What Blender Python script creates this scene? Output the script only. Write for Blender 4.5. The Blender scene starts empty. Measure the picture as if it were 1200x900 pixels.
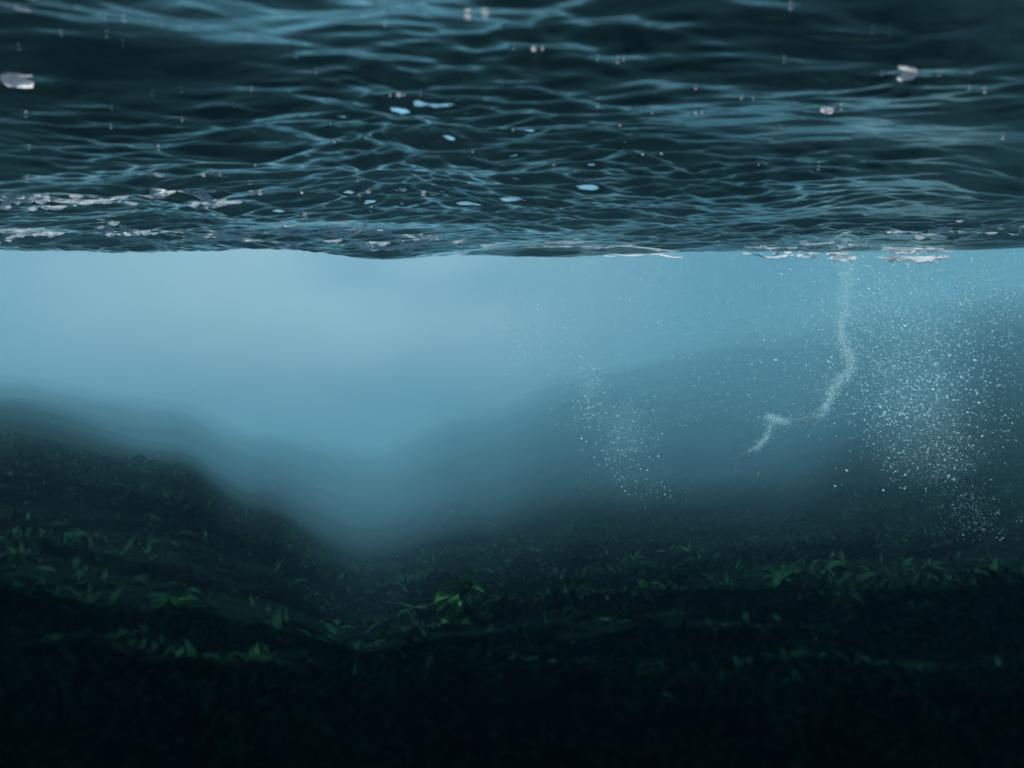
import bpy, bmesh, math, random
import numpy as np
from mathutils import Vector, Matrix, Quaternion

random.seed(7)
rng = np.random.default_rng(11)
R = math.radians
S = bpy.context.scene
COL = S.collection

# ------------------------------------------------------------------ camera
# the lens sits about a metre under the sea surface, level, looking along +Y
FPX = 1039.0                                   # focal length in photograph pixels
cam_d = bpy.data.cameras.new('camera')
cam = bpy.data.objects.new('camera', cam_d)
COL.objects.link(cam)
cam.location = (0, 0, 0)
cam.rotation_euler = (R(90), 0, 0)
cam_d.sensor_width = 36
cam_d.lens = 36 * FPX / 1200
cam_d.clip_start = 0.01
cam_d.clip_end = 2000
cam_d.dof.use_dof = True
cam_d.dof.focus_distance = 4.6
cam_d.dof.aperture_fstop = 2.8
S.camera = cam

# ------------------------------------------------------------------ light
SUN_EL, SUN_AZ = 38.3, 172.0                   # azimuth clockwise from +Y (the view)
world = bpy.data.worlds.new('World')
S.world = world
world.use_nodes = True
wn = world.node_tree.nodes
wl = world.node_tree.links
bg = wn['Background']
sky = wn.new('ShaderNodeTexSky')
sky.sky_type = 'NISHITA'
sky.sun_disc = False
sky.sun_elevation = R(SUN_EL)
sky.sun_rotation = R(SUN_AZ)
bg.inputs['Strength'].default_value = 0.05
wl.new(sky.outputs[0], bg.inputs['Color'])
sun_d = bpy.data.lights.new('sun', 'SUN')
sun_d.energy = 5.0
sun_d.angle = R(0.5)
sun_d.color = (1.0, 0.98, 0.95)
sun = bpy.data.objects.new('sun', sun_d)
COL.objects.link(sun)
sd = Vector((math.sin(R(SUN_AZ)) * math.cos(R(SUN_EL)), math.cos(R(SUN_AZ)) * math.cos(R(SUN_EL)), math.sin(R(SUN_EL))))
sun.rotation_euler = (-sd).to_track_quat('-Z', 'Y').to_euler()
sun.location = sd * 60

vs = S.view_settings
vs.view_transform = 'Standard'
vs.look = 'None'
vs.gamma = 1.0
vs.use_curve_mapping = False
vs.exposure = 1.2
cy = S.cycles
cy.max_bounces = 8
cy.diffuse_bounces = 2
cy.glossy_bounces = 3
cy.transmission_bounces = 4
cy.volume_bounces = 2
cy.transparent_max_bounces = 16
cy.use_denoising = True
cy.use_adaptive_sampling = False
cy.pixel_filter_type = 'BLACKMAN_HARRIS'
cy.filter_width = 1.7
try:
    cy.denoiser = 'OPENIMAGEDENOISE'
except Exception:
    pass
cy.sample_clamp_indirect = 8

# ------------------------------------------------------------------ helpers
def at(px, py, d):
    """point at forward distance d on the line of sight through a photograph pixel"""
    return Vector(((px - 600) / FPX * d, d, (450 - py) / FPX * d))

def tag(o, label=None, cat=None, group=None, kind=None):
    if label: o['label'] = label
    if cat: o['category'] = cat
    if group: o['group'] = group
    if kind: o['kind'] = kind
    return o

def link(name, me, mat=None, parent=None, loc=None):
    o = bpy.data.objects.new(name, me)
    if mat is not None and me is not None and len(me.materials) == 0:
        me.materials.append(mat)
    COL.objects.link(o)
    if parent is not None: o.parent = parent
    if loc is not None: o.location = loc
    return o

def mesh(name, v, f, smooth=True):
    me = bpy.data.meshes.new(name)
    v = np.asarray(v, dtype=np.float32)
    f = np.asarray(f, dtype=np.int32)
    n = f.shape[1]
    me.vertices.add(len(v)); me.vertices.foreach_set('co', v.ravel())
    me.loops.add(f.size); me.loops.foreach_set('vertex_index', f.ravel())
    me.polygons.add(len(f))
    me.polygons.foreach_set('loop_start', np.arange(0, f.size, n, dtype=np.int32))
    me.polygons.foreach_set('loop_total', np.full(len(f), n, dtype=np.int32))
    if smooth: me.polygons.foreach_set('use_smooth', np.ones(len(f), dtype=bool))
    me.update(); me.validate()
    return me

def grid_faces(nr, nc, wrap=False):
    i, j = np.meshgrid(np.arange(nr - 1), np.arange(nc if wrap else nc - 1), indexing='ij')
    j2 = (j + 1) % nc
    return np.stack([i * nc + j, i * nc + j2, (i + 1) * nc + j2, (i + 1) * nc + j], -1).reshape(-1, 4)

def smooth(a, b, x):
    t = np.clip((x - a) / (b - a), 0, 1)
    return t * t * (3 - 2 * t)

def bump(x, c, w):
    return np.exp(-((x - c) / w) ** 2)

class Noise:
    """smooth value noise on a lattice, summed over octaves"""
    def __init__(self, seed): self.t = np.random.default_rng(seed).uniform(-1, 1, (256, 256))
    def one(self, x, y):
        xi = np.floor(x).astype(int); yi = np.floor(y).astype(int)
        u = x - xi; v = y - yi
        u = u * u * u * (u * (u * 6 - 15) + 10); v = v * v * v * (v * (v * 6 - 15) + 10)
        t = self.t
        a = t[xi % 256, yi % 256]; b = t[(xi + 1) % 256, yi % 256]
        c = t[xi % 256, (yi + 1) % 256]; d = t[(xi + 1) % 256, (yi + 1) % 256]
        return a + (b - a) * u + (c - a) * v + (a - b - c + d) * u * v
    def __call__(self, x, y, octaves=4, gain=.5):
        s, k = 0, 1.0
        for o in range(octaves):
            s = s + k * self.one(x * 2 ** o + 17.3 * o, y * 2 ** o + 5.1 * o); k *= gain
        return s

def mat(name):
    m = bpy.data.materials.new(name)
    m.use_nodes = True
    nt = m.node_tree
    nt.nodes.clear()
    return m, nt.nodes, nt.links, nt.nodes.new('ShaderNodeOutputMaterial')

# ------------------------------------------------------------------ materials
def make_water():
    m, n, l, out = mat('sea_surface')
    tc = n.new('ShaderNodeTexCoord')
    mp = n.new('ShaderNodeMapping'); mp.inputs['Scale'].default_value = (0.55, 1.0, 1.0)
    l.new(tc.outputs['Object'], mp.inputs['Vector'])
    nz = n.new('ShaderNodeTexNoise'); nz.inputs['Scale'].default_value = 60; nz.inputs['Detail'].default_value = 3
    l.new(mp.outputs[0], nz.inputs['Vector'])
    bp = n.new('ShaderNodeBump'); bp.inputs['Strength'].default_value = 0.15; bp.inputs['Distance'].default_value = 0.006
    l.new(nz.outputs['Fac'], bp.inputs['Height'])
    fr = n.new('ShaderNodeFresnel'); fr.inputs['IOR'].default_value = 1.333
    l.new(bp.outputs[0], fr.inputs['Normal'])
    gl = n.new('ShaderNodeBsdfGlossy'); gl.inputs['Roughness'].default_value = 0.012
    gl.inputs['Color'].default_value = (.95, .97, .98, 1)
    l.new(bp.outputs[0], gl.inputs['Normal'])
    tr = n.new('ShaderNodeBsdfTransparent')
    mx = n.new('ShaderNodeMixShader')
    l.new(fr.outputs[0], mx.inputs[0]); l.new(tr.outputs[0], mx.inputs[1]); l.new(gl.outputs[0], mx.inputs[2])
    l.new(mx.outputs[0], out.inputs['Surface'])
    return m

def make_bubble():
    m, n, l, out = mat('air_bubble')
    d = n.new('ShaderNodeBsdfDiffuse'); d.inputs['Color'].default_value = (.46, .78, .84, 1)
    t = n.new('ShaderNodeBsdfTranslucent'); t.inputs['Color'].default_value = (.46, .78, .84, 1)
    a = n.new('ShaderNodeMixShader'); a.inputs[0].default_value = .5
    l.new(d.outputs[0], a.inputs[1]); l.new(t.outputs[0], a.inputs[2])
    g = n.new('ShaderNodeBsdfGlossy'); g.inputs['Roughness'].default_value = .15
    f = n.new('ShaderNodeFresnel'); f.inputs['IOR'].default_value = 1.33
    b = n.new('ShaderNodeMixShader')
    l.new(f.outputs[0], b.inputs[0]); l.new(a.outputs[0], b.inputs[1]); l.new(g.outputs[0], b.inputs[2])
    tr = n.new('ShaderNodeBsdfTransparent'); c = n.new('ShaderNodeMixShader'); c.inputs[0].default_value = .88
    l.new(tr.outputs[0], c.inputs[1]); l.new(b.outputs[0], c.inputs[2])
    l.new(c.outputs[0], out.inputs['Surface'])
    return m

def make_foam():
    m, n, l, out = mat('sea_foam')
    tc = n.new('ShaderNodeTexCoord')
    nz = n.new('ShaderNodeTexNoise'); nz.inputs['Scale'].default_value = 60; nz.inputs['Detail'].default_value = 4
    l.new(tc.outputs['Object'], nz.inputs['Vector'])
    rp = n.new('ShaderNodeMapRange'); rp.inputs[1].default_value = .25; rp.inputs[2].default_value = .48
    l.new(nz.outputs['Fac'], rp.inputs[0])
    d = n.new('ShaderNodeBsdfDiffuse'); d.inputs['Color'].default_value = (.84, .92, .97, 1)
    t = n.new('ShaderNodeBsdfTranslucent'); t.inputs['Color'].default_value = (.84, .92, .97, 1)
    a = n.new('ShaderNodeMixShader'); a.inputs[0].default_value = .5
    l.new(d.outputs[0], a.inputs[1]); l.new(t.outputs[0], a.inputs[2])
    tr = n.new('ShaderNodeBsdfTransparent')
    b = n.new('ShaderNodeMixShader')
    l.new(rp.outputs[0], b.inputs[0]); l.new(tr.outputs[0], b.inputs[1]); l.new(a.outputs[0], b.inputs[2])
    l.new(b.outputs[0], out.inputs['Surface'])
    return m

def make_leafy(name, c1, c2, scale):
    m, n, l, out = mat(name)
    tc = n.new('ShaderNodeTexCoord')
    nz = n.new('ShaderNodeTexNoise'); nz.inputs['Scale'].default_value = scale; nz.inputs['Detail'].default_value = 4
    l.new(tc.outputs['Object'], nz.inputs['Vector'])
    oi = n.new('ShaderNodeObjectInfo')
    ad = n.new('ShaderNodeMath'); ad.operation = 'MULTIPLY_ADD'; ad.inputs[1].default_value = .3; ad.inputs[2].default_value = -.15
    l.new(oi.outputs['Random'], ad.inputs[0])
    sm = n.new('ShaderNodeMath'); sm.operation = 'ADD'
    l.new(nz.outputs['Fac'], sm.inputs[0]); l.new(ad.outputs[0], sm.inputs[1])
    cr = n.new('ShaderNodeValToRGB')
    cr.color_ramp.elements[0].position = .3; cr.color_ramp.elements[0].color = (*c1, 1)
    cr.color_ramp.elements[1].position = .72; cr.color_ramp.elements[1].color = (*c2, 1)
    l.new(sm.outputs[0], cr.inputs[0])
    p = n.new('ShaderNodeBsdfPrincipled'); p.inputs['Roughness'].default_value = .6
    p.inputs['Specular IOR Level'].default_value = .03
    l.new(cr.outputs[0], p.inputs['Base Color'])
    t = n.new('ShaderNodeBsdfTranslucent'); l.new(cr.outputs[0], t.inputs['Color'])
    a = n.new('ShaderNodeMixShader'); a.inputs[0].default_value = .3
    l.new(p.outputs[0], a.inputs[1]); l.new(t.outputs[0], a.inputs[2])
    l.new(a.outputs[0], out.inputs['Surface'])
    return m

def make_seabed():
    m, n, l, out = mat('weedy_rock')
    tc = n.new('ShaderNodeTexCoord')
    nz = n.new('ShaderNodeTexNoise'); nz.inputs['Scale'].default_value = 5; nz.inputs['Detail'].default_value = 8
    l.new(tc.outputs['Object'], nz.inputs['Vector'])
    cr = n.new('ShaderNodeValToRGB')
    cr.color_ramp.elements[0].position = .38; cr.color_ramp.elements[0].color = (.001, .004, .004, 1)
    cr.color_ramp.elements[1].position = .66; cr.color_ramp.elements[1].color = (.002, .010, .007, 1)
    l.new(nz.outputs['Fac'], cr.inputs[0])
    p = n.new('ShaderNodeBsdfPrincipled'); p.inputs['Roughness'].default_value = .9
    p.inputs['Specular IOR Level'].default_value = 0
    l.new(cr.outputs[0], p.inputs['Base Color'])
    bp = n.new('ShaderNodeBump'); bp.inputs['Distance'].default_value = .03
    nz2 = n.new('ShaderNodeTexNoise'); nz2.inputs['Scale'].default_value = 40; nz2.inputs['Detail'].default_value = 4
    l.new(tc.outputs['Object'], nz2.inputs['Vector'])
    l.new(nz2.outputs['Fac'], bp.inputs['Height']); l.new(bp.outputs[0], p.inputs['Normal'])
    l.new(p.outputs[0], out.inputs['Surface'])
    return m

def make_haze():
    m, n, l, out = mat('murky_water')
    v = n.new('ShaderNodeVolumePrincipled')
    v.inputs['Color'].default_value = (.26, .66, .85, 1)
    v.inputs['Density'].default_value = .03
    v.inputs['Anisotropy'].default_value = 0.0
    l.new(v.outputs[0], out.inputs['Volume'])
    m.cycles.volume_sampling = 'DISTANCE'
    return m

def plain_white():
    m, n, l, out = mat('painted_glint')
    d = n.new('ShaderNodeBsdfDiffuse'); d.inputs['Color'].default_value = (.93, .92, .95, 1)
    t = n.new('ShaderNodeBsdfTranslucent'); t.inputs['Color'].default_value = (.93, .92, .95, 1)
    a = n.new('ShaderNodeMixShader'); a.inputs[0].default_value = .7
    l.new(d.outputs[0], a.inputs[1]); l.new(t.outputs[0], a.inputs[2]); l.new(a.outputs[0], out.inputs['Surface'])
    return m

M_GLINT = plain_white()  # white colour that stands in for sun glints
M_WATER, M_BUBBLE, M_FOAM, M_BED, M_HAZE = make_water(), make_bubble(), make_foam(), make_seabed(), make_haze()
M_WEED = make_leafy('green_seaweed', (.002, .018, .009), (.005, .042, .017), 30)
M_BRIGHTWEED = make_leafy('pale_green_seaweed', (.022, .10, .028), (.035, .12, .035), 30)
M_DARKWEED = make_leafy('dark_seaweed', (.0015, .007, .005), (.004, .028, .014), 14)

# ------------------------------------------------------------------ the sea surface, seen from beneath
NS = Noise(3); NS2 = Noise(8)
WAVES = []
wr = np.random.default_rng(5)
for lam, k, slope, spread in ((1.0, 5, .045, .7), (.45, 6, .06, .7), (.24, 8, .09, .8), (.13, 8, .08, .85), (.07, 8, .03, .9)):
    for q in range(k):
        L = lam * wr.uniform(.75, 1.35); a = math.pi / 2 + wr.normal(0, spread * .6)
        K = 2 * math.pi / L
        WAVES.append((K * math.cos(a), K * math.sin(a), wr.uniform(0, 6.28), slope / K * math.sqrt(2 / k) * 1.2, L))

def saw(th, L):
    # long easy slope towards the lens, short steep one behind: small waves before they break
    f = np.sin(th) + .46 * np.sin(2 * th)
    if L > .085: f = f + .26 * np.sin(3 * th)
    if L > .13: f = f + .15 * np.sin(4 * th)
    return .72 * f

BIG_GLINTS = ((14, 90), (1083, 66), (958, 134), (548, 15), (568, 9), (470, 112), (625, 58), (13, 201), (230, 202))
DIMPLES = [((px - 600) / FPX * y, y) for px, py in BIG_GLINTS if py > 40 for y in (.575 * FPX / (450 - py),)]

def raw_surface(x, y):
    yy = y - .10 * np.sin(x * 1.1 + .4) - .06 * np.sin(x * 2.7 + 1.9)
    # a broad swell: falling towards a trough 4.6 m out, then climbing to an unseen crest shaped so the far water is sunlit
    near = .72 - .070 * np.clip(4.6 - yy, 0, 1.8) - .038 * np.clip(2.8 - yy, 0, 2.1) + .12 * np.clip(.9 - yy, 0, 9) ** 1.1  # last term: unseen rise behind the lens, added to keep sun off the near bed
    far = .72 + 7 * (1 - np.exp(-np.clip(yy - 4.6, 0, None) ** 1.25 / 33.0))
    z = np.where(yy < 4.6, near, far)
    amp = smooth(-2, 1, y) * (1 - .75 * smooth(6, 14, y)) + .15
    z = z + .03 * NS(x * .55 + 13, y * .8 + 4, 2) * amp
    z = z - .058 * np.exp(-((x + .64) / .32) ** 2 - ((y - 4.6) / .35) ** 2) + .03 * smooth(-1.3, -2.2, x) * bump(y, 4.6, .5)
    # two steeper, smoother wave faces that mirror the dark bed
    for xc, yc, wx, wy, A in ((.88, 2.30, .7, .26, .034),):
        g = np.exp(-((x - xc) / wx) ** 2 - ((y - yc) / wy) ** 2)
        z = z + A * (yc - y) / wy * g
    for dx, dy in DIMPLES:                       # dents shaped to let sun through onto the largest painted glints
        z = z + .30 * (y - dy) * np.exp(-((x - dx) / .07) ** 2 - ((y - dy) / .05) ** 2)
    # ripples, warped and strengthened in patches
    wx = x + .12 * NS2(x * 1.3, y * 1.3, 2); wy = y + .10 * NS2(x * 1.3 + 40, y * 1.3 + 9, 2)
    patch = .85 + .7 * NS(x * .8 + 20, y * 1.1 + 31, 2)
    calm = (1 - .9 * np.exp(-((x + .66) / .5) ** 2 - ((y - 1.62) / .26) ** 2) - .4 * np.exp(-((x + .3) / .55) ** 2 - ((y - 2.55) / .3) ** 2)
            - .85 * np.exp(-((x - .62) / .52) ** 2 - ((y - 2.0) / .2) ** 2) + .5 * np.exp(-((x + .10) / .3) ** 2 - ((y - 1.85) / .4) ** 2))
    gain = (.54 + .76 * smooth(1.3, 2.8, y)) * calm * (1 - .45 * smooth(3.9, 4.7, y))
    s = 0
    for kx, ky, ph, a, L in WAVES:
        th = kx * wx + ky * wy + ph
        if L > .4:
            s = s + a * np.sin(th)
        else:                                    # steeper on the far side of each ripple than on the near one
            s = s + a * np.clip(patch, .3, 1.8) * gain * saw(th, L)
    return z + s * amp

def axis(parts):
    out = []
    for a, b, n in parts: out.append(np.linspace(a, b, n, endpoint=False))
    return np.concatenate(out + [[parts[-1][1]]])

xs = axis([(-300, -60, 12), (-60, -12, 24), (-12, -3.6, 60), (-3.6, 3.6, 800), (3.6, 12, 60), (12, 60, 24), (60, 300, 12)])
ys = axis([(-60, -10, 10), (-10, 0, 40), (0, 1.1, 60), (1.1, 5.2, 680), (5.2, 12, 110), (12, 60, 80), (60, 330, 30)])
X, Y = np.meshgrid(xs, ys)
Z = raw_surface(X, Y)

def blur(a, n):
    k = np.hanning(2 * n + 3)[1:-1]; k /= k.sum()
    for ax in (0, 1):
        a = np.apply_along_axis(lambda r: np.convolve(np.pad(r, n, mode='edge'), k, 'valid'), ax, a)
    return a
# swell faces that lean towards the lens are eased to a gentle slope, so the surface stays a mirror there
ix = np.nonzero((xs > -3.59) & (xs < 3.59))[0]; iy = np.nonzero((ys > 1.11) & (ys < 5.19))[0]
sub = np.ix_(iy, ix)
yf = ys[iy]; win = (smooth(1.12, 1.35, yf) * (1 - smooth(3.4, 4.3, yf)))[:, None]
for rnd in range(4):
    sl = blur(np.gradient(Z[sub], yf, axis=0), 22)
    over = np.where(sl < -.05, .9 * (-.05 - sl), 0) * win
    C = np.cumsum(blur(over, 12), 0) * (yf[1] - yf[0])
    ramp = np.clip((yf - 1.2) / 3.0, 0, 1)[:, None]
    Z[sub] = Z[sub] + C - C[-1:] * ramp

def surface_z(x, y):
    """height of the finished surface (bilinear on its own grid)"""
    x = np.clip(np.asarray(x, float), xs[0], xs[-1] - 1e-6); y = np.clip(np.asarray(y, float), ys[0], ys[-1] - 1e-6)
    i = np.clip(np.searchsorted(xs, x, 'right') - 1, 0, len(xs) - 2); j = np.clip(np.searchsorted(ys, y, 'right') - 1, 0, len(ys) - 2)
    u = (x - xs[i]) / (xs[i + 1] - xs[i]); v = (y - ys[j]) / (ys[j + 1] - ys[j])
    return (Z[j, i] * (1 - u) + Z[j, i + 1] * u) * (1 - v) + (Z[j + 1, i] * (1 - u) + Z[j + 1, i + 1] * u) * v
water = link('water', mesh('water', np.stack([X, Y, Z], -1).reshape(-1, 3), grid_faces(len(ys), len(xs))), M_WATER)
tag(water, 'rippled dark blue underside of the sea with a long wave trough', kind='structure')

# ------------------------------------------------------------------ the seabed
NB = Noise(21); NB2 = Noise(33)
# drop of the bed below the lens per metre of distance, for bearings across the view, at growing distances:
# a close shelf with a mound on the left, a gully in the middle and reefs that rise far off on the right
BEAR = np.array([-9.0, -1.2, -.577, -.385, -.289, -.164, -.038, .096, .289, .433, .558, 1.2, 9.0])
DIST = np.array([.25, .95, 1.8, 2.6, 4.8, 14, 28, 53, 85])
ROWS = np.array([
    [440, 250, 120, 70, 40, 30.0, 20, 10],
    [440, 260, 115, 60, 24, 2, -16, -30],
    [440, 270, 130, 72, 24, 2, -16, -34],
    [440, 290, 160, 105, 68, 30, 10, -6],
    [440, 320, 215, 160, 115, 70, 48, 32],
    [440, 350, 292, 228, 165, 92, 72, 56],
    [440, 335, 262, 205, 135, 52, 18, 6],
    [440, 330, 240, 186, 100, -10, -22, -34],
    [440, 310, 230, 180, 80, -46, -74, -86],
    [440, 300, 220, 160, 25, -76, -104, -116],
    [440, 290, 200, 142, -45, -100, -122, -134],
    [440, 290, 200, 142, 40, -60, -60, -60],
    [440, 290, 200, 142, 60, -30, -20, -20]], dtype=float) / FPX
ROWS = np.concatenate([ROWS[:, :1] * 3.2, ROWS], 1)

# resample each profile in log distance and round its corners off
LG = np.linspace(np.log(DIST[0]), np.log(DIST[-1]), 240); LSTEP = LG[1] - LG[0]
kern = np.hanning(47); kern /= kern.sum()
PROF = np.array([np.convolve(np.pad(np.interp(LG, np.log(DIST), row), 23, mode='edge'), kern, 'valid') for row in ROWS])

def bed_z(x, y):
    r = np.sqrt(x * x + y * y) + 1e-6
    t = np.where(y > 0, np.clip(x / np.maximum(y, 1e-3), -9, 9), np.sign(x) * 9)
    d = np.where(y > 0, np.maximum(y, r * .3), r)
    fi = np.interp(t, BEAR, np.arange(len(BEAR)))
    i0 = np.clip(fi.astype(int), 0, len(BEAR) - 2); u = fi - i0; u = u * u * (3 - 2 * u)
    L = np.log(np.clip(d, DIST[0], DIST[-1])) - np.log(DIST[0])
    fj = L / LSTEP
    j0 = np.clip(fj.astype(int), 0, PROF.shape[1] - 2); w = fj - j0
    s = (PROF[i0, j0] * (1 - w) + PROF[i0, j0 + 1] * w) * (1 - u) + (PROF[i0 + 1, j0] * (1 - w) + PROF[i0 + 1, j0 + 1] * w) * u
    z = -s * d
    z = np.where(d > 85, z - (d - 85) * .12, z)
    rough = (.028 * NB2(x * 2.4, y * 2.4, 4) * smooth(.25, 2.0, r) * (1 - .72 * smooth(2.4, 4.5, r)) + .035 * NB(x * .5 + 7, y * .35, 3) * smooth(5, 14, r) * (1 + .05 * r))
    return np.maximum(z + rough, -19)

rr = np.concatenate([np.geomspace(.25, 12, 240, endpoint=False), np.geomspace(12, 330, 110)])
aa = np.concatenate([np.linspace(-.75, .75, 420, endpoint=False), np.linspace(.75, 2 * math.pi - .75, 110, endpoint=False)])
RR, AA = np.meshgrid(rr, aa, indexing='ij')
BX, BY = RR * np.sin(AA), RR * np.cos(AA)
BZ = bed_z(BX, BY)
v = np.concatenate([np.stack([BX, BY, BZ], -1).reshape(-1, 3)])
bed = link('seabed', mesh('seabed', v, grid_faces(len(rr), len(aa), True)[:, ::-1]), M_BED)
tag(bed, 'dark weed covered rocky seabed sloping away into murky water', kind='structure')

# ------------------------------------------------------------------ the murky water itself
bm = bmesh.new()
bmesh.ops.create_cube(bm, size=1)
for q in bm.verts:
    q.co = Vector((q.co.x * 900, 120 + q.co.y * 700, (8.9 if q.co.z > 0 else -20.5)))
me = bpy.data.meshes.new('haze'); bm.to_mesh(me); bm.free()
haze = link('haze', me, M_HAZE)
tag(haze, 'blue murk filling the water and hiding the distance', kind='stuff')

# clouds of aerated water, added for the pale glow and to soften the slopes
def make_murk(dens, col, seed, nscale):
    m, n, l, out = mat('murk_volume')
    tc = n.new('ShaderNodeTexCoord')
    ln = n.new('ShaderNodeVectorMath'); ln.operation = 'LENGTH'
    l.new(tc.outputs['Object'], ln.inputs[0])
    fo = n.new('ShaderNodeMapRange'); fo.interpolation_type = 'SMOOTHSTEP'
    fo.inputs[1].default_value = .98; fo.inputs[2].default_value = .15
    l.new(ln.outputs['Value'], fo.inputs[0])
    nz = n.new('ShaderNodeTexNoise'); nz.noise_dimensions = '4D'; nz.inputs['W'].default_value = seed
    nz.inputs['Scale'].default_value = nscale; nz.inputs['Detail'].default_value = 3
    l.new(tc.outputs['Object'], nz.inputs['Vector'])
    rg = n.new('ShaderNodeMapRange'); rg.inputs[1].default_value = .3; rg.inputs[2].default_value = .7
    l.new(nz.outputs['Fac'], rg.inputs[0])
    mu = n.new('ShaderNodeMath'); mu.operation = 'MULTIPLY'; l.new(fo.outputs[0], mu.inputs[0]); l.new(rg.outputs[0], mu.inputs[1])
    m2 = n.new('ShaderNodeMath'); m2.operation = 'MULTIPLY'; m2.inputs[1].default_value = dens; l.new(mu.outputs[0], m2.inputs[0])
    v = n.new('ShaderNodeVolumePrincipled'); v.inputs['Color'].default_value = col
    l.new(m2.outputs[0], v.inputs['Density']); l.new(v.outputs[0], out.inputs['Volume'])
    m.cycles.volume_sampling = 'DISTANCE'
    return m

def cloud(name, loc, size, m, label):
    b = bmesh.new(); bmesh.ops.create_icosphere(b, subdivisions=3, radius=1)
    q = bpy.data.meshes.new(name); b.to_mesh(q); b.free()
    o = link(name, q, m, None, loc); o.scale = size
    return tag(o, label, 'murk', None, 'stuff')
cy.volume_step_rate = 2.0
cy.volume_max_steps = 256
PALE_MURK = make_murk(.16, (.72, .90, .96, 1), 1.3, 2.2)
cloud('added_murk', (-3.4, 15, 1.7), (7.5, 9.5, 2.9), PALE_MURK, 'pale milky cloud of aerated water added for the glow left of centre under the surface')
cloud('added_murk', (-2.5, 8.0, -.75), (3.6, 4.2, 1.15), make_murk(.05, (.26, .68, .92, 1), 4.1, 1.8), 'thin blue murk added over the back of the left mound')
cloud('added_murk', (-.95, 6.9, -.95), (1.5, 3.0, .95), make_murk(.035, (.30, .72, .92, 1), 2.6, 1.9), 'soft blue murk added in the gully in the middle')
cloud('added_murk', (3.2, 10.5, -.5), (6.0, 6.0, 1.7), make_murk(.03, (.20, .63, .92, 1), 7.7, 2.4), 'thin blue murk added in front of the far reef at the right')

#OBJECTS
# ------------------------------------------------------------------ finding places
def bed_at(x, y): return float(bed_z(np.array([x], float), np.array([y], float))[0])
def sea_at(x, y): return float(surface_z(np.array([x], float), np.array([y], float))[0])

DR = np.geomspace(.35, 60, 900)
def hit_bed(px, py):
    x = (px - 600) / FPX * DR; z = (450 - py) / FPX * DR
    k = np.nonzero(z < bed_z(x, DR))[0]
    return at(px, py, DR[k[0]]) if len(k) else None

def hit_sea(px, py, back=0.0):
    d = np.linspace(.9, 6.5, 1900)
    x = (px - 600) / FPX * d; z = (450 - py) / FPX * d
    k = np.nonzero(z > surface_z(x, d))[0]
    return at(px, py, d[k[0]]) if len(k) else None

# ------------------------------------------------------------------ seaweed
def blade_verts(length, width, droop, sweep, wav, seg=8, ph=0.0):
    """a tapered strap with a raised midrib, growing along +X from the origin and bending down"""
    v = []
    p = np.zeros(3); ang = .5; yaw = 0.0
    for i in range(seg + 1):
        t = i / seg
        w = width * (math.sin(math.pi * min(1, .12 + .88 * t ** .75)) ** .8 * .5 + .02)
        ru = wav * math.sin(t * 9 + ph) * width
        n = np.array([-math.sin(ang), 0, math.cos(ang)])
        s = np.array([-math.sin(yaw), math.cos(yaw), 0])
        v += [p - s * w + n * ru, p + n * (.12 * w), p + s * w - n * ru]
        st = length / seg
        p = p + st * np.array([math.cos(ang) * math.cos(yaw), math.cos(ang) * math.sin(yaw), math.sin(ang)])
        ang -= droop / seg; yaw += sweep / seg
    return np.array(v)

def blade_faces(seg=8): return grid_faces(seg + 1, 3)

BLADES = []
br = random.Random(4)
for i in range(8):
    BLADES.append(mesh('frond', blade_verts(1, br.uniform(.11, .18), br.uniform(.8, 1.9), br.uniform(-.6, .6), br.uniform(.08, .25), ph=br.uniform(0, 6)), blade_faces()))
    BLADES[-1].materials.append(M_WEED)

BRIGHT = [q.copy() for q in BLADES]
for q in BRIGHT: q.materials[0] = M_BRIGHTWEED

def tube_verts(pts, rad, sides=6):
    v = []
    pts = [Vector(p) for p in pts]
    for i, p in enumerate(pts):
        t = (pts[min(i + 1, len(pts) - 1)] - pts[max(i - 1, 0)]).normalized()
        a = t.cross(Vector((0, 0, 1)) if abs(t.z) < .9 else Vector((1, 0, 0))).normalized(); b = t.cross(a)
        for k in range(sides):
            q = 2 * math.pi * k / sides
            v.append(p + (a * math.cos(q) + b * math.sin(q)) * rad[i])
    return np.array([tuple(q) for q in v])

STEMS = []
for i in range(3):
    pts = [Vector((.10 * math.sin(k * .8 + i), .08 * math.sin(k * .9 + 2 * i), k / 5)) for k in range(6)]
    STEMS.append((mesh('stem', tube_verts(pts, [.035 - .004 * k for k in range(6)]), grid_faces(6, 6, True)), pts))
    STEMS[-1][0].materials.append(M_DARKWEED)

def plant(pos, size, nb, label, group, yaw=None, spread=1.1, seed=0, broad=1.0):
    r = random.Random(seed)
    root = bpy.data.objects.new('seaweed_plant', None)
    COL.objects.link(root)
    root.empty_display_size = .05
    root.location = pos; root.rotation_euler = (r.uniform(-.25, .25), r.uniform(-.25, .25), r.uniform(0, 6.28) if yaw is None else yaw)
    root.scale = (size, size, size)
    tag(root, label, 'seaweed', group)
    sm, pts = STEMS[seed % 3]
    st = link('stem', sm, None, root); st.scale = (1, 1, .4)
    for k in range(nb):
        b = link('frond', (BRIGHT if broad > 1.2 else BLADES)[r.randrange(8)], None, root)
        t = pts[min(5, 1 + int(5 * (k + .5) / nb))]
        b.location = (t.x, t.y, t.z * .4)
        yw = r.uniform(-3.14, 3.14) if yaw is None else r.gauss(0, spread)
        b.rotation_euler = (r.uniform(-.7, .7), r.uniform(-.15, .75), yw)
        sc = broad * r.uniform(.45, .85) * (1.1 - .3 * k / nb)
        b.scale = (sc, sc * r.uniform(.8, 1.25), sc)
    return root

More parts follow.
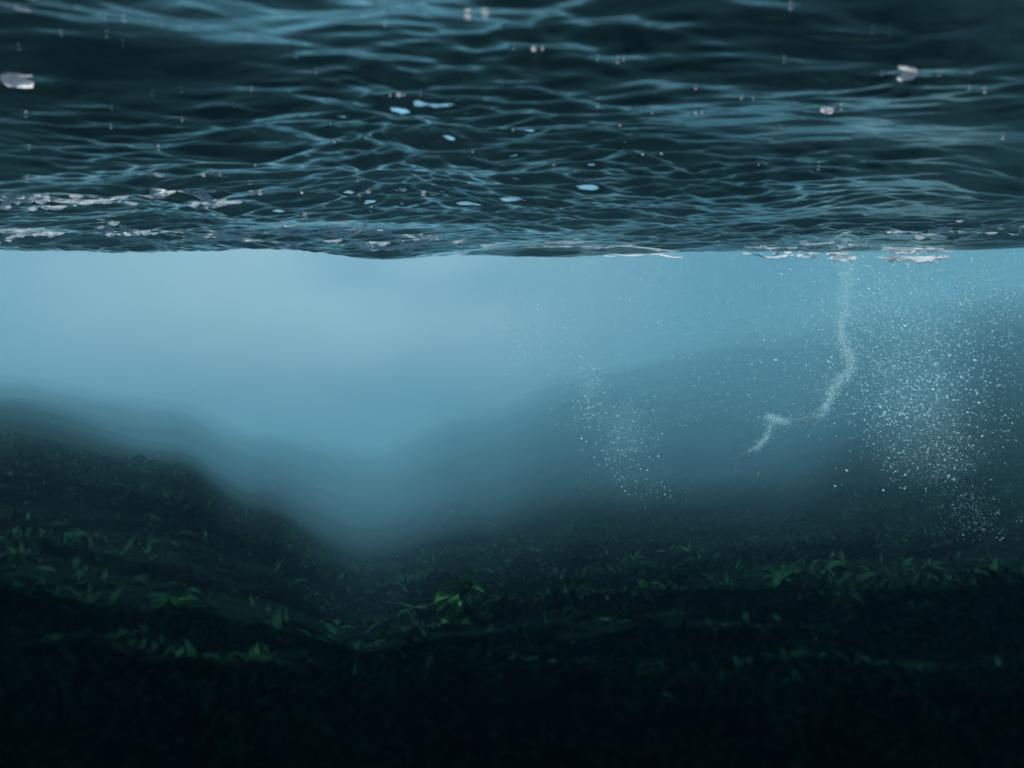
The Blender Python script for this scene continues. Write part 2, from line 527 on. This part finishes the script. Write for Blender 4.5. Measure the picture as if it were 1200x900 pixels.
MARKED = [   # px, py, size, fronds, yaw, spread, label
    (545, 712, .125, 7, 3.05, 1.0, 'brightest seaweed tuft with broad green fronds streaming left, in the middle of the dark bed'),
    (586, 668, .055, 3, 1.2, .4, 'single upright frond sprig just above the broad bright green tuft'),
    (95, 582, .10, 6, 3.3, .6, 'bright green sprig on the dark left mound, uppermost of its three small sprigs'),
    (82, 616, .085, 5, 3.0, .5, 'green sprig with long low fronds in the middle of the left mound'),
    (55, 640, .05, 4, None, 1, 'small isolated sprig low on the far left slope of the mound'),
    (165, 538, .12, 7, 3.2, .8, 'pale hazy seaweed on the crest of the left mound'),
    (262, 540, .13, 7, None, 1, 'faint drooping seaweed on the right end of the left mound crest'),
    (240, 628, .12, 8, None, 1, 'wide green bush of seaweed on the right flank of the left mound'),
    (196, 700, .06, 4, 4.2, .5, 'short bright blade cluster low on the front of the left mound'),
    (345, 684, .08, 5, None, 1, 'dim green tuft beside the foot of the gully'),
    (612, 636, .09, 5, None, 1, 'hazy tuft standing behind the broad bright green one'),
    (745, 655, .11, 8, None, 1, 'low spreading green clump on the left end of the right shelf'),
    (795, 662, .06, 4, 0.2, .4, 'small bright sprig pointing right on the right shelf'),
    (868, 655, .11, 9, None, 1, 'thick rounded green clump, the most leafy on the right shelf'),
    (990, 664, .10, 8, None, 1, 'upright feathery green clump right of the thick rounded one'),
    (985, 700, .07, 5, None, 1, 'drooping green fronds under the feathery clump on the right shelf'),
    (1062, 650, .08, 5, None, 1, 'faint seaweed under the bright bubble cloud on the right'),
    (905, 735, .08, 6, None, 1, 'dark green tuft in the shade in front of the right shelf'),
]
for i, (px, py, sz, nb, yaw, sp, lab) in enumerate(MARKED):
    p = hit_bed(px, py + 6)
    k = min(1.6, max(.6, p.y / 1.4)); nb = int(nb * 2.6)
    plant(p + Vector((0, 0, .02 if i == 0 else -.02)), sz * k * .95, nb if i else 15, lab, None, yaw, sp, 100 + i, 1.25 if i == 0 else 1.15 if i < 5 else 1)

pr = random.Random(77)
zones = [('dark green seaweed lost in the shade along the bottom of the scene', 'seaweed in the dark foreground', (0, 1200), (730, 860), 9),
         ('dull green seaweed scattered over the dark left mound', 'seaweed on the left mound', (0, 330), (545, 730), 8),
         ('dull green seaweed scattered over the dim right shelf', 'seaweed on the right shelf', (620, 1190), (610, 740), 10),
         ('hazy dark seaweed in the dip between mound and right shelf', 'seaweed in the gully', (330, 620), (640, 740), 4)]
for lab, grp, (x0, x1), (y0, y1), n in zones:
    for k in range(n):
        p = hit_bed(pr.uniform(x0, x1), pr.uniform(y0, y1))
        if p is None or p.y > 9: continue
        plant(p - Vector((0, 0, .02)), pr.uniform(.05, .11) * min(1.9, max(.55, p.y / 1.6)), pr.randint(9, 16), lab, grp, None, 1, 300 + pr.randrange(9999))

# the uncountable weed carpet between and behind them
def carpet(name, n, dmin, dmax, size, tmax, label, m, seed, seg=5):
    g = np.random.default_rng(seed)
    f0 = blade_faces(seg); V = []; F = []
    base = [blade_verts(1, g.uniform(.16, .3), g.uniform(.4, 1.8), g.uniform(-.8, .8), g.uniform(.05, .2), seg, g.uniform(0, 6)) for _ in range(10)]
    d = np.exp(g.uniform(np.log(dmin), np.log(dmax), n)); t = g.uniform(-tmax, tmax, n)
    clump = Noise(seed)(t * d * 1.4 / np.maximum(1, d * .25), d * 1.4 / np.maximum(1, d * .25), 3)
    z = bed_z(t * d, d)
    for i in range(n):
        if clump[i] < g.uniform(-.9, .6): continue
        s = size * min(.95, max(.45, d[i] ** .85 * .5)) * g.uniform(.5, 1.3)
        b = base[i % 10] * s
        pitch = g.normal(-.35, .45); yaw = g.uniform(0, 2 * math.pi); roll = g.normal(0, .6)
        M = np.array(Matrix.Rotation(yaw, 3, 'Z') @ Matrix.Rotation(pitch, 3, 'Y') @ Matrix.Rotation(roll, 3, 'X'))
        V.append(b @ M.T + np.array([t[i] * d[i], d[i], z[i] - .01 * s])); F.append(f0 + len(f0) // 2 * 0 + len(base[0]) * (len(V) - 1))
    o = link(name, mesh(name, np.concatenate(V), np.concatenate(F)), m)
    return tag(o, label, 'seaweed', None, 'stuff')

carpet('seaweed_carpet', 23000, .45, 6.5, .055, .72, 'dense dark green weed covering the near seabed', M_DARKWEED, 51)
carpet('weed_turf', 11000, 4.5, 15, .011, .68, 'short dark turf of weed fuzzing the edges of the slopes', M_DARKWEED, 52, 3)

# ------------------------------------------------------------------ bubbles
def ico(sub):
    b = bmesh.new(); bmesh.ops.create_icosphere(b, subdivisions=sub, radius=1)
    v = np.array([tuple(q.co) for q in b.verts]); f = np.array([[q.index for q in p.verts] for p in b.faces]); b.free()
    return v, f
IV1, IF1 = ico(1); IV2, IF2 = ico(2)

M_TRAIL = M_BUBBLE.copy(); M_TRAIL.name = 'white_bubbles'
for nd in M_TRAIL.node_tree.nodes:
    if nd.type in ('BSDF_DIFFUSE', 'BSDF_TRANSLUCENT'): nd.inputs['Color'].default_value = (.58, .90, .97, 1)

def swarm(name, P, r, m, label, cat, seed, stretch=1.0):
    g = np.random.default_rng(seed); n = len(P)
    sc = np.stack([r * g.uniform(1, 1.35, n) * stretch, r * g.uniform(.9, 1.2, n), r * g.uniform(.7, 1, n)], -1)
    V = IV1[None] * sc[:, None, :]
    a = g.uniform(-.7, .3, n); c, s = np.cos(a)[:, None], np.sin(a)[:, None]
    V = np.stack([V[..., 0] * c - V[..., 2] * s, V[..., 1], V[..., 0] * s + V[..., 2] * c], -1) + P[:, None, :]
    F = IF1[None] + (np.arange(n) * len(IV1))[:, None, None]
    o = link(name, mesh(name, V.reshape(-1, 3), F.reshape(-1, 3)), m)
    return tag(o, label, cat, None, 'stuff')

def scatter(spec, seed):
    g = np.random.default_rng(seed); out = []
    for n, (cx, cy), (sx, sy), rho, (d0, d1) in spec:
        u = g.normal(size=n); w = g.normal(size=n)
        px = cx + sx * u; py = cy + sy * (rho * u + math.sqrt(1 - rho * rho) * w)
        d = g.uniform(d0, d1, n)
        out.append(np.stack([(px - 600) / FPX * d, d, (450 - py) / FPX * d], -1))
    P = np.concatenate(out)
    ok = (P[:, 2] < surface_z(P[:, 0], P[:, 1]) - .012) & (P[:, 2] > bed_z(P[:, 0], P[:, 1]) + .02)
    return P[ok]

def uni(n, x0, x1, y0, y1, d0, d1, seed, fade=True):
    g = np.random.default_rng(seed)
    px = g.uniform(x0, x1, n); py = y0 + (y1 - y0) * (g.uniform(0, 1, n) ** (1.6 if fade else 1)); d = g.uniform(d0, d1, n)
    P = np.stack([(px - 600) / FPX * d, d, (450 - py) / FPX * d], -1)
    return P[P[:, 2] < surface_z(P[:, 0], P[:, 1]) - .012]

RIGHT = [(2200, (1060, 430), (60, 85), .35, (5.9, 8.0)), (1000, (1086, 500), (50, 75), .66, (5.9, 7.4)), (1800, (1080, 350), (95, 42), 0, (5.9, 8.5))]
LEFT = [(170, (602, 370), (14, 48), .3, (5.8, 7.0)), (110, (632, 395), (26, 42), .3, (5.8, 7.0)), (190, (688, 450), (11, 28), .1, (5.8, 7.0)), (330, (732, 520), (22, 26), .2, (5.8, 7.0)), (40, (772, 572), (16, 8), 0, (5.8, 6.8))]
g = np.random.default_rng(71)
P = scatter(RIGHT, 61)
swarm('bubble_cloud', P, np.exp(g.normal(np.log(0.0036), .4, len(P))), M_BUBBLE, 'glittering cloud of fine bubbles sinking at the right', 'bubbles', 1, 1.2)
P = scatter([(420, (1112, 565), (26, 28), .5, (3.0, 4.0)), (330, (1142, 606), (20, 18), .4, (2.8, 3.6))], 66)
swarm('bubble_cloud', P, np.exp(g.normal(np.log(.0012), .35, len(P))), M_BUBBLE, 'lower tail of the bubble cloud reaching down over the dark weed at the right', 'bubbles', 6, 1.3)
P = scatter(LEFT, 62)
swarm('bubble_column', P, np.exp(g.normal(np.log(0.0030), .35, len(P))), M_BUBBLE, 'loose columns of fine bubbles right of the clear bright water', 'bubbles', 2)
P = uni(5200, 640, 1230, 296, 500, 5.8, 8.8, 63)
swarm('bubble_haze', P, np.exp(g.normal(np.log(0.0026), .35, len(P))), M_BUBBLE, 'sparse tiny bubbles spread under the right half of the surface', 'bubbles', 3)

# a milky plume of microbubbles
MILK = [(9000, (1088, 505), (44, 62), .72, (5.6, 6.6)), (7000, (1050, 420), (50, 85), .3, (5.4, 7.2)), (2600, (732, 515), (22, 30), .2, (5.8, 6.8)), (1500, (688, 445), (14, 30), .1, (5.8, 6.8)), (1200, (604, 375), (16, 45), .2, (5.8, 6.8))]
P = scatter(MILK, 64)
swarm('microbubble_plume', P, np.full(len(P), .00100), M_BUBBLE, 'milky blue plume of microbubbles too small to tell apart', 'bubbles', 4)

for px, py, d, sz, de, lab in ((1082, 492, 6.6, (.60, .5, .85), .24, 'faint cyan mist of microbubbles inside the bubble cloud at the right'), (728, 508, 6.3, (.22, .25, .34), .40, 'faint cyan mist around the lower end of the middle bubble column'), (688, 450, 6.3, (.12, .2, .26), .45, 'small faint mist streak above the lower middle bubbles')):
    cloud('bubble_mist', at(px, py, d), sz, make_murk(de, (.55, .88, .95, 1), px * .01, 1.6), lab)

# the twisting trail
def trail(name, pts, d, n, wid, r, label, seed):
    g = np.random.default_rng(seed)
    A = np.array([(x, y, w) for x, y, w in pts], float)
    seg = np.hypot(*(np.diff(A[:, :2], axis=0).T)); cum = np.concatenate([[0], np.cumsum(seg)])
    t = g.uniform(0, cum[-1], n)
    px = np.interp(t, cum, A[:, 0]); py = np.interp(t, cum, A[:, 1]); w = np.interp(t, cum, A[:, 2]) * wid
    lump = .55 + .6 * np.abs(np.sin(t * .21 + 1) * np.sin(t * .067 + .4)) + .25 * np.sin(t * .6) ** 2
    lump = lump * np.where(g.uniform(0, 1, n) < .16, 3.2, 1)
    px = px + g.normal(0, 1, n) * w * lump; py = py + g.normal(0, 1, n) * w * lump * .7
    dd = d + g.normal(0, .03, n)
    P = np.stack([(px - 600) / FPX * dd, dd, (450 - py) / FPX * dd], -1)
    return swarm(name, P, np.exp(g.normal(np.log(r), .35, n)), M_TRAIL, label, 'bubble trail', seed)
trail('bubble_trail', [(994, 300, 2.0), (991, 330, 1.7), (988, 355, 1.6), (984, 385, 1.3), (987, 402, 1.2), (997, 420, 1.3), (996, 434, 1.3), (984, 447, 1.3), (976, 455, 1.3), (972, 470, 1.1), (962, 486, .9), (948, 493, .8), (925, 495, .8), (908, 492, .9), (900, 487, 1.0)],
      6.2, 9500, 3.6, .00165, 'twisting white thread of bubbles hanging from the surface at the right', 81)
trail('bubble_trail', [(905, 490, .7), (901, 503, .7), (898, 514, .7), (888, 524, .8), (875, 534, .9), (866, 540, 1.1)],
      6.2, 1900, 3.2, .0016, 'short faint tail of bubbles under the lower end of the white thread', 82)

# the larger bubbles, one by one
BUB = mesh('bubble', IV2, IF2); BUB.materials.append(M_BUBBLE)
def singles(P, r0, r1, label, group, seed):
    q = random.Random(seed)
    for p in P:
        o = link('bubble', BUB, None, None, Vector(p))
        r = q.uniform(r0, r1) if q.random() < .85 else r1 * q.uniform(1, 1.3)
        o.scale = (r * q.uniform(1, 1.4), r, r * q.uniform(.7, 1)); o.rotation_euler = (0, q.uniform(-.4, .7), 0)
        tag(o, label, 'bubble', group)
def pick(P, n, seed): return P[np.random.default_rng(seed).permutation(len(P))[:n]]
singles(pick(scatter(RIGHT, 91), 150, 1), 0.0032, .0062, 'single bright bubble among the glittering cloud at the right', 'bubbles in the right cloud', 1)
singles(pick(scatter(LEFT, 92), 70, 2), 0.0032, .0058, 'single pale bubble in the loose columns right of the clear water', 'bubbles in the middle columns', 2)
singles(uni(75, 640, 1195, 305, 470, 5.8, 8.0, 93), .0032, .0058, 'single pale bubble drifting on its own under the right half of the surface', 'bubbles adrift under the surface', 3)

# fine flecks carried in the near water
g = np.random.default_rng(95)
n = 6000
d = g.uniform(.6, 4.5, n); P = np.stack([g.uniform(-.6, .6, n) * d, d, g.uniform(-.42, .12, n) * d], -1)
P = P[P[:, 2] > bed_z(P[:, 0], P[:, 1]) + .02]
swarm('suspended_flecks', P, .00028 * P[:, 1] ** .5 * g.uniform(.7, 1.5, len(P)), M_BUBBLE, 'fine pale flecks suspended in the dark lower water', 'flecks', 5, 2.6)

# ------------------------------------------------------------------ foam and painted glints on the surface
def lit_spot(p, ry=.07, rx=.04):
    """nearby point on the surface whose ripple face leans away, where foam gathers and daylight comes through"""
    g = [(p.x + rx * a, p.y + ry * b) for a in (-1, -.5, 0, .5, 1) for b in np.linspace(-1, 1, 15)]
    x = np.array([q[0] for q in g]); y = np.array([q[1] for q in g])
    sl = (surface_z(x, y + .012) - surface_z(x, y - .012)) / .024
    k = int(np.argmax(sl))
    return Vector((x[k], y[k], float(surface_z(x[k:k+1], y[k:k+1])[0])))

def film_verts(pts, rad, deep=1.5):
    v = []
    for i, p in enumerate(pts):
        t = (pts[min(i + 1, len(pts) - 1)] - pts[max(i - 1, 0)]).normalized()
        a = Vector((-t.y, t.x, 0)).normalized()
        for k in range(5):
            u = (k - 2) / 2
            v.append(p + a * rad[i] * u * 1.3 + Vector((0, 0, -rad[i] * (1 - u * u) * deep)))
    return np.array([tuple(q) for q in v])

def foam(label, lines, blobs, seed, group=None, hang=False, hd=4.95):
    """thin ropes of foam and small rafts clinging to the underside of the surface"""
    q = random.Random(seed); V = []; F = []; off = 0
    runs = [(l, False) for l in lines] + [((a, b + 9, c, d + 9, w * 1.15, e), True) for a, b, c, d, w, e in lines if hang]
    for (px0, py0, px1, py1, wid, wob), low in runs:
        n = max(6, int(abs(px1 - px0) / 5)); pts = []; rad = []
        ph, f1 = q.uniform(0, 6), q.uniform(2, 4)
        for i in range(n + 1):
            t = i / n
            p = hit_sea(px0 + (px1 - px0) * t, py0 + (py1 - py0) * t + wob * (math.sin(f1 * t * 3 + ph) + .5 * math.sin(11 * t + ph)))
            if p is None and not low: continue
            if low: p = at(px0 + (px1 - px0) * t, max(290, min(301, py0 + (py1 - py0) * t + wob * (math.sin(f1 * t * 3 + ph) + .5 * math.sin(11 * t + ph)))), hd + .05 * math.sin(4 * t + ph))
            else: p.y = lit_spot(p, .05, .0).y; p.z = sea_at(p.x, p.y) - .004
            pts.append(p); rad.append(wid * (.15 + .85 * math.sin(math.pi * (.03 + .94 * t)) ** .5) * q.uniform(.35, 1.25))
        if len(pts) < 4: continue
        if not low:                              # draw the rope of foam out smoothly along the ripples
            yv = np.convolve(np.pad([p.y for p in pts], 3, mode='edge'), np.ones(7) / 7, 'valid')
            for p, yq in zip(pts, yv): p.y = float(yq); p.z = sea_at(p.x, p.y) - .004
        v = film_verts(pts, [r * (1.7 if low else 1.5) for r in rad], 2.6 if low else 1.5); V.append(v); F.append(grid_faces(len(pts), 5) + off); off += len(v)
    for px, py, w, h, n in blobs:
        for k in range(n):
            low = False
            p = hit_sea(px + q.gauss(0, w), py + q.gauss(0, h))
            if p is None and not (hang and k % 2): continue
            r = q.uniform(.003, .010)
            low = hang and k % 2
            if low: p = at(px + q.gauss(0, w), min(300, 8 + py + q.gauss(0, h)), hd + q.uniform(-.08, .12))
            else: p = lit_spot(p)
            pts = [p + Vector((r * 2.4 * (i - 2.5) / 2.5 + 0, r * .5 * math.sin(i), 0)) for i in range(6)]
            for u in pts: u.z = u.z if low else sea_at(u.x, u.y) - .003
            v = film_verts(pts, [r * .2, r * .7, r, r * .9, r * .6, r * .15], 2.4 if low else 1.3); V.append(v); F.append(grid_faces(6, 5) + off); off += len(v)
    if not V: return
    o = link('foam_patch', mesh('foam_patch', np.concatenate(V), np.concatenate(F)), M_FOAM)
    return tag(o, label, 'foam', group)

foam('white foam raft at the far left edge of the wave trough', [(0, 268, 52, 270, .006, 1.5)], [(22, 274, 18, 3.5, 90)], 1)
foam('compact bright foam clot alone in the dark hollow at the left', [(170, 222, 200, 223, .006, 1)], [(182, 225, 7, 2.5, 45)], 2)
foam('broken foam dashes above the raft at the left', [(0, 238, 55, 231, .006, 1), (70, 236, 140, 232, .005, 1.5), (5, 230, 30, 233, .004, 1)], [(40, 235, 38, 4, 26), (115, 233, 16, 3, 16)], 3)
foam('short foam dashes right of the compact clot', [(215, 226, 262, 232, .004, 1), (250, 240, 275, 239, .005, .7)], [(258, 239, 10, 2, 12), (225, 228, 14, 2, 8)], 4)
foam('long thin white foam line along the trough left of centre', [(98, 272, 330, 281, .0035, 2.5), (150, 276, 420, 272, .003, 2), (140, 266, 165, 273, .004, 1), (320, 268, 350, 263, .003, 2)], [(150, 271, 18, 2, 18)], 5)
foam('lacy swirl of foam hanging from the lowest bulge of the trough', [(372, 276, 470, 268, .0035, 2), (440, 270, 510, 280, .0035, 2.5), (400, 284, 500, 290, .003, 2.5), (420, 290, 460, 296, .003, 2), (455, 291, 520, 280, .003, 2), (500, 284, 606, 286, .0035, 1.5), (470, 294, 500, 288, .0025, 1.5), (385, 272, 440, 274, .003, 1.5)], [(440, 280, 36, 4, 30), (520, 284, 40, 2, 14)], 6, hang=True)
foam('faint foam threads in the middle of the trough edge', [(610, 288, 720, 290, .003, 1.2), (690, 286, 800, 291, .003, 1.2), (640, 282, 700, 284, .002, 1)], [(720, 289, 50, 2, 10)], 7, hang=True)
foam('scattered foam glints left of the bright flat sliver', [(870, 289, 960, 292, .003, 1.2), (930, 284, 1010, 286, .003, 1.5), (985, 276, 1005, 268, .004, 1)], [(985, 287, 14, 3, 14), (940, 288, 22, 2, 8)], 8, hang=True)
foam('crinkled foam lines on the right above the bubble cloud', [(1045, 274, 1110, 267, .0035, 2), (1100, 266, 1150, 273, .0035, 1.5), (1130, 275, 1200, 269, .0035, 1.5), (1060, 270, 1090, 272, .003, 1), (1150, 263, 1200, 265, .003, 1)], [(1080, 270, 22, 2, 14), (1170, 270, 22, 3, 10)], 9)
foam('bright flat sliver of foam at the surface above the bubble cloud', [(1030, 292, 1112, 291, .008, .4), (1040, 294, 1104, 293, .006, .4)], [], 10, hang=True)
foam('small foam tip where the white bubble thread meets the surface', [(974, 296, 1003, 296, .008, .5)], [], 11, hang=True)

# white flecks standing in for sun glints on the rippled surface
FL = []
fr_ = random.Random(12)
for k in range(3):
    v = IV2.copy(); nn = np.array([1 + .28 * math.sin(3 * a[0] + 2 * k) * math.cos(4 * a[1] + k) for a in v])
    FL.append(mesh('glint_fleck', v * nn[:, None], IF2[v[IF2][:, :, 2].mean(1) < -.1])); FL[-1].materials.append(M_GLINT)
def fleck(px, py, w, h, label, group=None):
    p = hit_sea(px, py)
    if p is None: return
    p = lit_spot(p, .07, .0)
    o = link('glint_fleck', FL[fr_.randrange(3)], None, None, p - Vector((0, .0, .004)))
    k = p.y / FPX
    o.scale = (w * k / 2, w * k / 2, h * k / 2); o.rotation_euler = (fr_.uniform(-.2, .2), fr_.uniform(-.3, .3), 0)
    tag(o, label, 'fleck', group)
fleck(14, 90, 34, 15, 'large white blurred painted glint at the far left edge of the dark wave face')
fleck(1083, 66, 24, 14, 'biggest white painted glint at the upper right, lying on the ripples')
fleck(958, 134, 15, 9, 'white painted glint on the long dark wave face at the right')
fleck(548, 15, 9, 9, 'left one of a close pair of round glints at the top')
fleck(568, 9, 10, 8, 'right one of a close pair of round glints at the top')
fleck(470, 112, 6, 5, 'small glint on the right slope of the big dark left wave face')
fleck(625, 58, 6, 6, 'small glint alone on the ripples right of the top middle')
fleck(13, 201, 7, 4, 'yellowish white glint at the left edge above the foam dashes')
fleck(230, 202, 6, 5, 'glint above the short foam dashes on the left')
for px, py, w in ((265, 208, 4), (290, 219, 6), (297, 221, 5), (352, 247, 6), (417, 215, 5), (429, 219, 6), (374, 231, 4), (400, 256, 5), (424, 257, 6), (495, 225, 5), (358, 231, 4), (433, 234, 3)):
    fleck(px, py, w, w * .8, 'tiny white glint on the calm blue slope above the lacy foam', 'glints on the blue slope')
for k in range(60):
    fleck(fr_.uniform(0, 1200), fr_.uniform(20, 200), fr_.uniform(1.8, 3.6), fr_.uniform(1.6, 3), 'faint speck on the dark rippled wave faces of the upper sea', 'specks on the upper wave faces')
